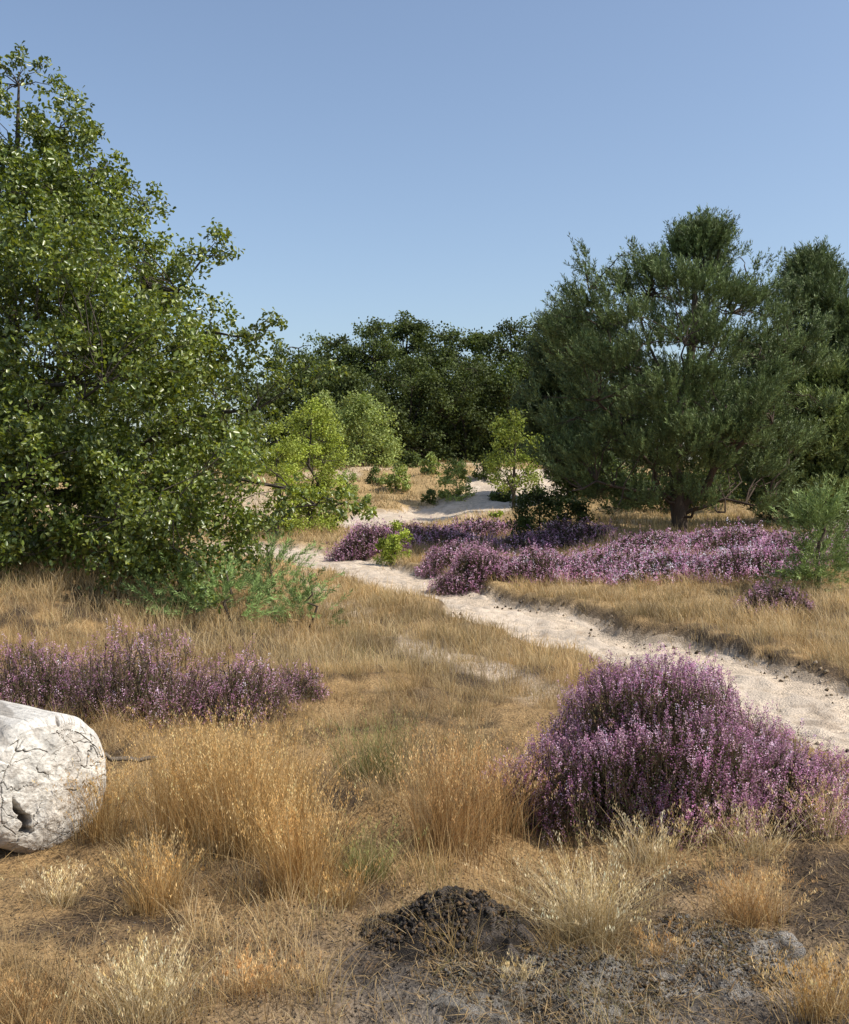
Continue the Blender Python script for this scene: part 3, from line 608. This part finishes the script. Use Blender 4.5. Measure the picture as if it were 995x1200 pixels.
young(362,734,688,60,8,'small spreading young pine rightmost in front of the oak',[.22,.31,.10],26,.24,.06,.007,60,up=.65)
# --- generic leafy bushes and trees behind
def leafy(k,L,cols,flat=.8):
    cols=np.array(cols)
    def f(q,C):
        for c in C:
            m=max(6,int(k))
            s=c[:3]+rv(6)*c[3]*.8
            p=s[R.integers(0,6,m)]+R.normal(0,c[3]*.38,(m,3))*np.array([1,1,flat])
            col=cols[R.integers(0,len(cols),m)]*R.uniform(.8,1.2,(m,1))*R.uniform(.7,1.3)
            leaves4(q,p,rv(m),rv(m)*.9+np.array([.2,-.2,.7]),R.uniform(.7,1.3,m)*L,R.uniform(.5,.9,m)*L,col)
    return f
def broad(px,base_py,Y,top,wpx,n,label,cols,k=70,name='broadleaf_tree',cat='tree',group=None,low=.15,rf=.13,leafpx=2.6,thin=False):
    x=(px-CX)/F*Y;b=np.array([x,Y,float(T(x,Y))-.1]);m=Y/F
    by=HY+(CH-b[2])/m
    H=by-top
    pr=[(top,px-wpx*.12,px+wpx*.1),(top+H*.12,px-wpx*.33,px+wpx*.3),(top+H*.35,px-wpx*.48,px+wpx*.47),(top+H*.65,px-wpx*.5,px+wpx*.5),(by-H*low,px-wpx*.36,px+wpx*.38)]
    if low<.1: pr[-1]=(by-H*low,px-wpx*.47,px+wpx*.47)
    s=wpx*m
    C=env_clusters(n,pr,px,Y,(s*rf*.6,s*rf*1.2),.9,.85)
    e=P3(px,top+8,Y);tps=[b+(e-b)*t+R.normal(0,.015*H*m,3)*(0<t<1) for t in np.linspace(0,1,6)]
    lm=[(tps[1],C[i_][:3],.008*H*m) for i_ in range(0,min(n,40),10)]
    return tree(name,b,label,cat,tps,np.linspace(.022*H*m,.004*H*m,6),lm,C,leafy(k,leafpx*m*1.15,cols),[.08,.065,.05],M_far,group,twr=.004*H*m,sep=False)
DG=[[.065,.085,.025],[.085,.11,.033],[.10,.125,.038]]
MG=[[.10,.13,.038],[.13,.16,.045],[.075,.105,.032]]
LG=[[.34,.40,.07],[.40,.45,.095],[.26,.32,.058]]
PG=[[.30,.35,.11],[.36,.41,.14],[.22,.28,.08]]
words=['first','second','third','fourth','fifth','sixth','seventh','eighth','ninth','tenth','eleventh','twelfth']
fr=[(350,66,400,105,MG),(395,72,396,100,DG),(440,70,380,105,MG),(478,76,374,95,DG),(520,72,388,105,DG),(556,78,392,95,MG),(598,72,378,110,DG),(655,70,374,105,MG),(705,76,384,100,DG)]
lo=[(410,64,440,110,DG),(480,66,425,110,DG),(545,66,425,110,DG),(610,66,425,110,MG),(675,66,430,100,DG)]
for i_,(px,Y,tp_,w_,cl) in enumerate(fr):
    broad(px,545,Y,tp_,w_,140,'tall dark forest tree behind the dune, %s from the left in its row'%words[i_],cl,150,low=.03,rf=.095,leafpx=2.8)
for i_,(px,Y,tp_,w_,cl) in enumerate(lo):
    broad(px,545,Y,tp_,w_,110,'lower dark tree in front of the forest row, %s from the left'%words[i_],cl,140,low=.0,rf=.105,leafpx=2.8)
for i_,(px,Y,tp_,w_) in enumerate([(290,62,440,130),(200,60,450,140),(110,58,440,140),(20,60,440,140)]):
    broad(px,560,Y,tp_,w_,50,'dark tree seen through the gaps of the oak, %s from the right'%words[i_],DG,90,low=.02,rf=.13,leafpx=4.5)
for i_,(px,Y,tp_,w_) in enumerate([(760,62,430,120),(840,60,420,130),(920,62,430,130),(1010,60,400,140)]):
    broad(px,560,Y,tp_,w_,50,'dark tree seen through the broad old pine, %s from the left'%words[i_],DG,90,low=.02,rf=.13,leafpx=4.5)
for i_,(px,Y,tp_,w_) in enumerate([(700,40,530,110),(775,36,545,110),(850,35,535,110),(925,36,530,110),(1000,35,520,110)]):
    broad(px,600,Y,tp_,w_,40,'dark undergrowth bush behind the broad old pine, %s from the left'%words[i_],DG+MG,100,'undergrowth_bush','bush',low=.0,rf=.13,leafpx=4.0)
broad(366,600,30,474,80,80,'bright yellow green bush beside the right edge of the oak',LG,190,'leafy_bush','bush',low=.03,rf=.12,leafpx=2.5)
broad(325,600,27,500,70,45,'yellow green bush half hidden by the oak',LG,170,'leafy_bush','bush',low=.03,rf=.13,leafpx=2.6)
broad(425,548,52,466,92,75,'pale green rounded bush below the forest edge',PG,160,'leafy_bush','bush',low=.03,rf=.115,leafpx=2.6)
broad(385,548,56,462,60,40,'pale green bush between oak and the rounded bush',PG,140,'leafy_bush','bush',low=.03,rf=.12,leafpx=2.8)
broad(602,580,36,486,74,50,'small yellow green tree with dark thin trunk near the distant sand',[[.24,.29,.055],[.30,.34,.07],[.17,.22,.045]],100,'small_tree','tree',low=.26,rf=.13,leafpx=2.6)
def bush(px,py,top,wpx,label,cols,n=22,k=60):
    b=at(px,py);Y=b[1]
    broad(px,py,Y,top,wpx,n,label,cols,k,'small_bush','bush',low=.0,rf=.15,leafpx=2.6)
bush(462,656,606,38,'bright green small bush standing in the purple heather',LG,30,130)
bush(535,582,543,40,'green bush on the dune under the forest edge',PG,26,90)
bush(464,578,545,30,'pale green small bush on top of the dune',PG,22,80)
bush(505,556,532,22,'tiny green bush behind the dune crest',PG)
bush(632,628,574,62,'dark round shrub at the left foot of the broad old pine',DG,44,140)
bush(668,625,585,50,'dark shrub between the round shrub and pine trunk',DG,30,120)
bush(580,612,596,16,'tiny bright green bush on the distant sand',LG,10,40)
bush(405,580,552,34,'green bush beside the yellow green bush',PG)
bush(430,600,582,26,'tiny pale bush low on the left slope of the dune',PG,14,50)
bush(505,590,576,20,'tiny olive bush in the dune grass below the green bush',MG,12,50)
bush(440,566,548,22,'tiny green bush left of the pale bush on the dune',MG,12,50)
bush(480,548,532,30,'olive bush at the foot of the forest left of centre',MG)
bush(570,562,542,30,'olive bush at the foot of the forest right of centre',MG)
bush(590,588,572,30,'low green plant under the small yellow green tree',MG)
print('objects',len(bpy.data.objects))
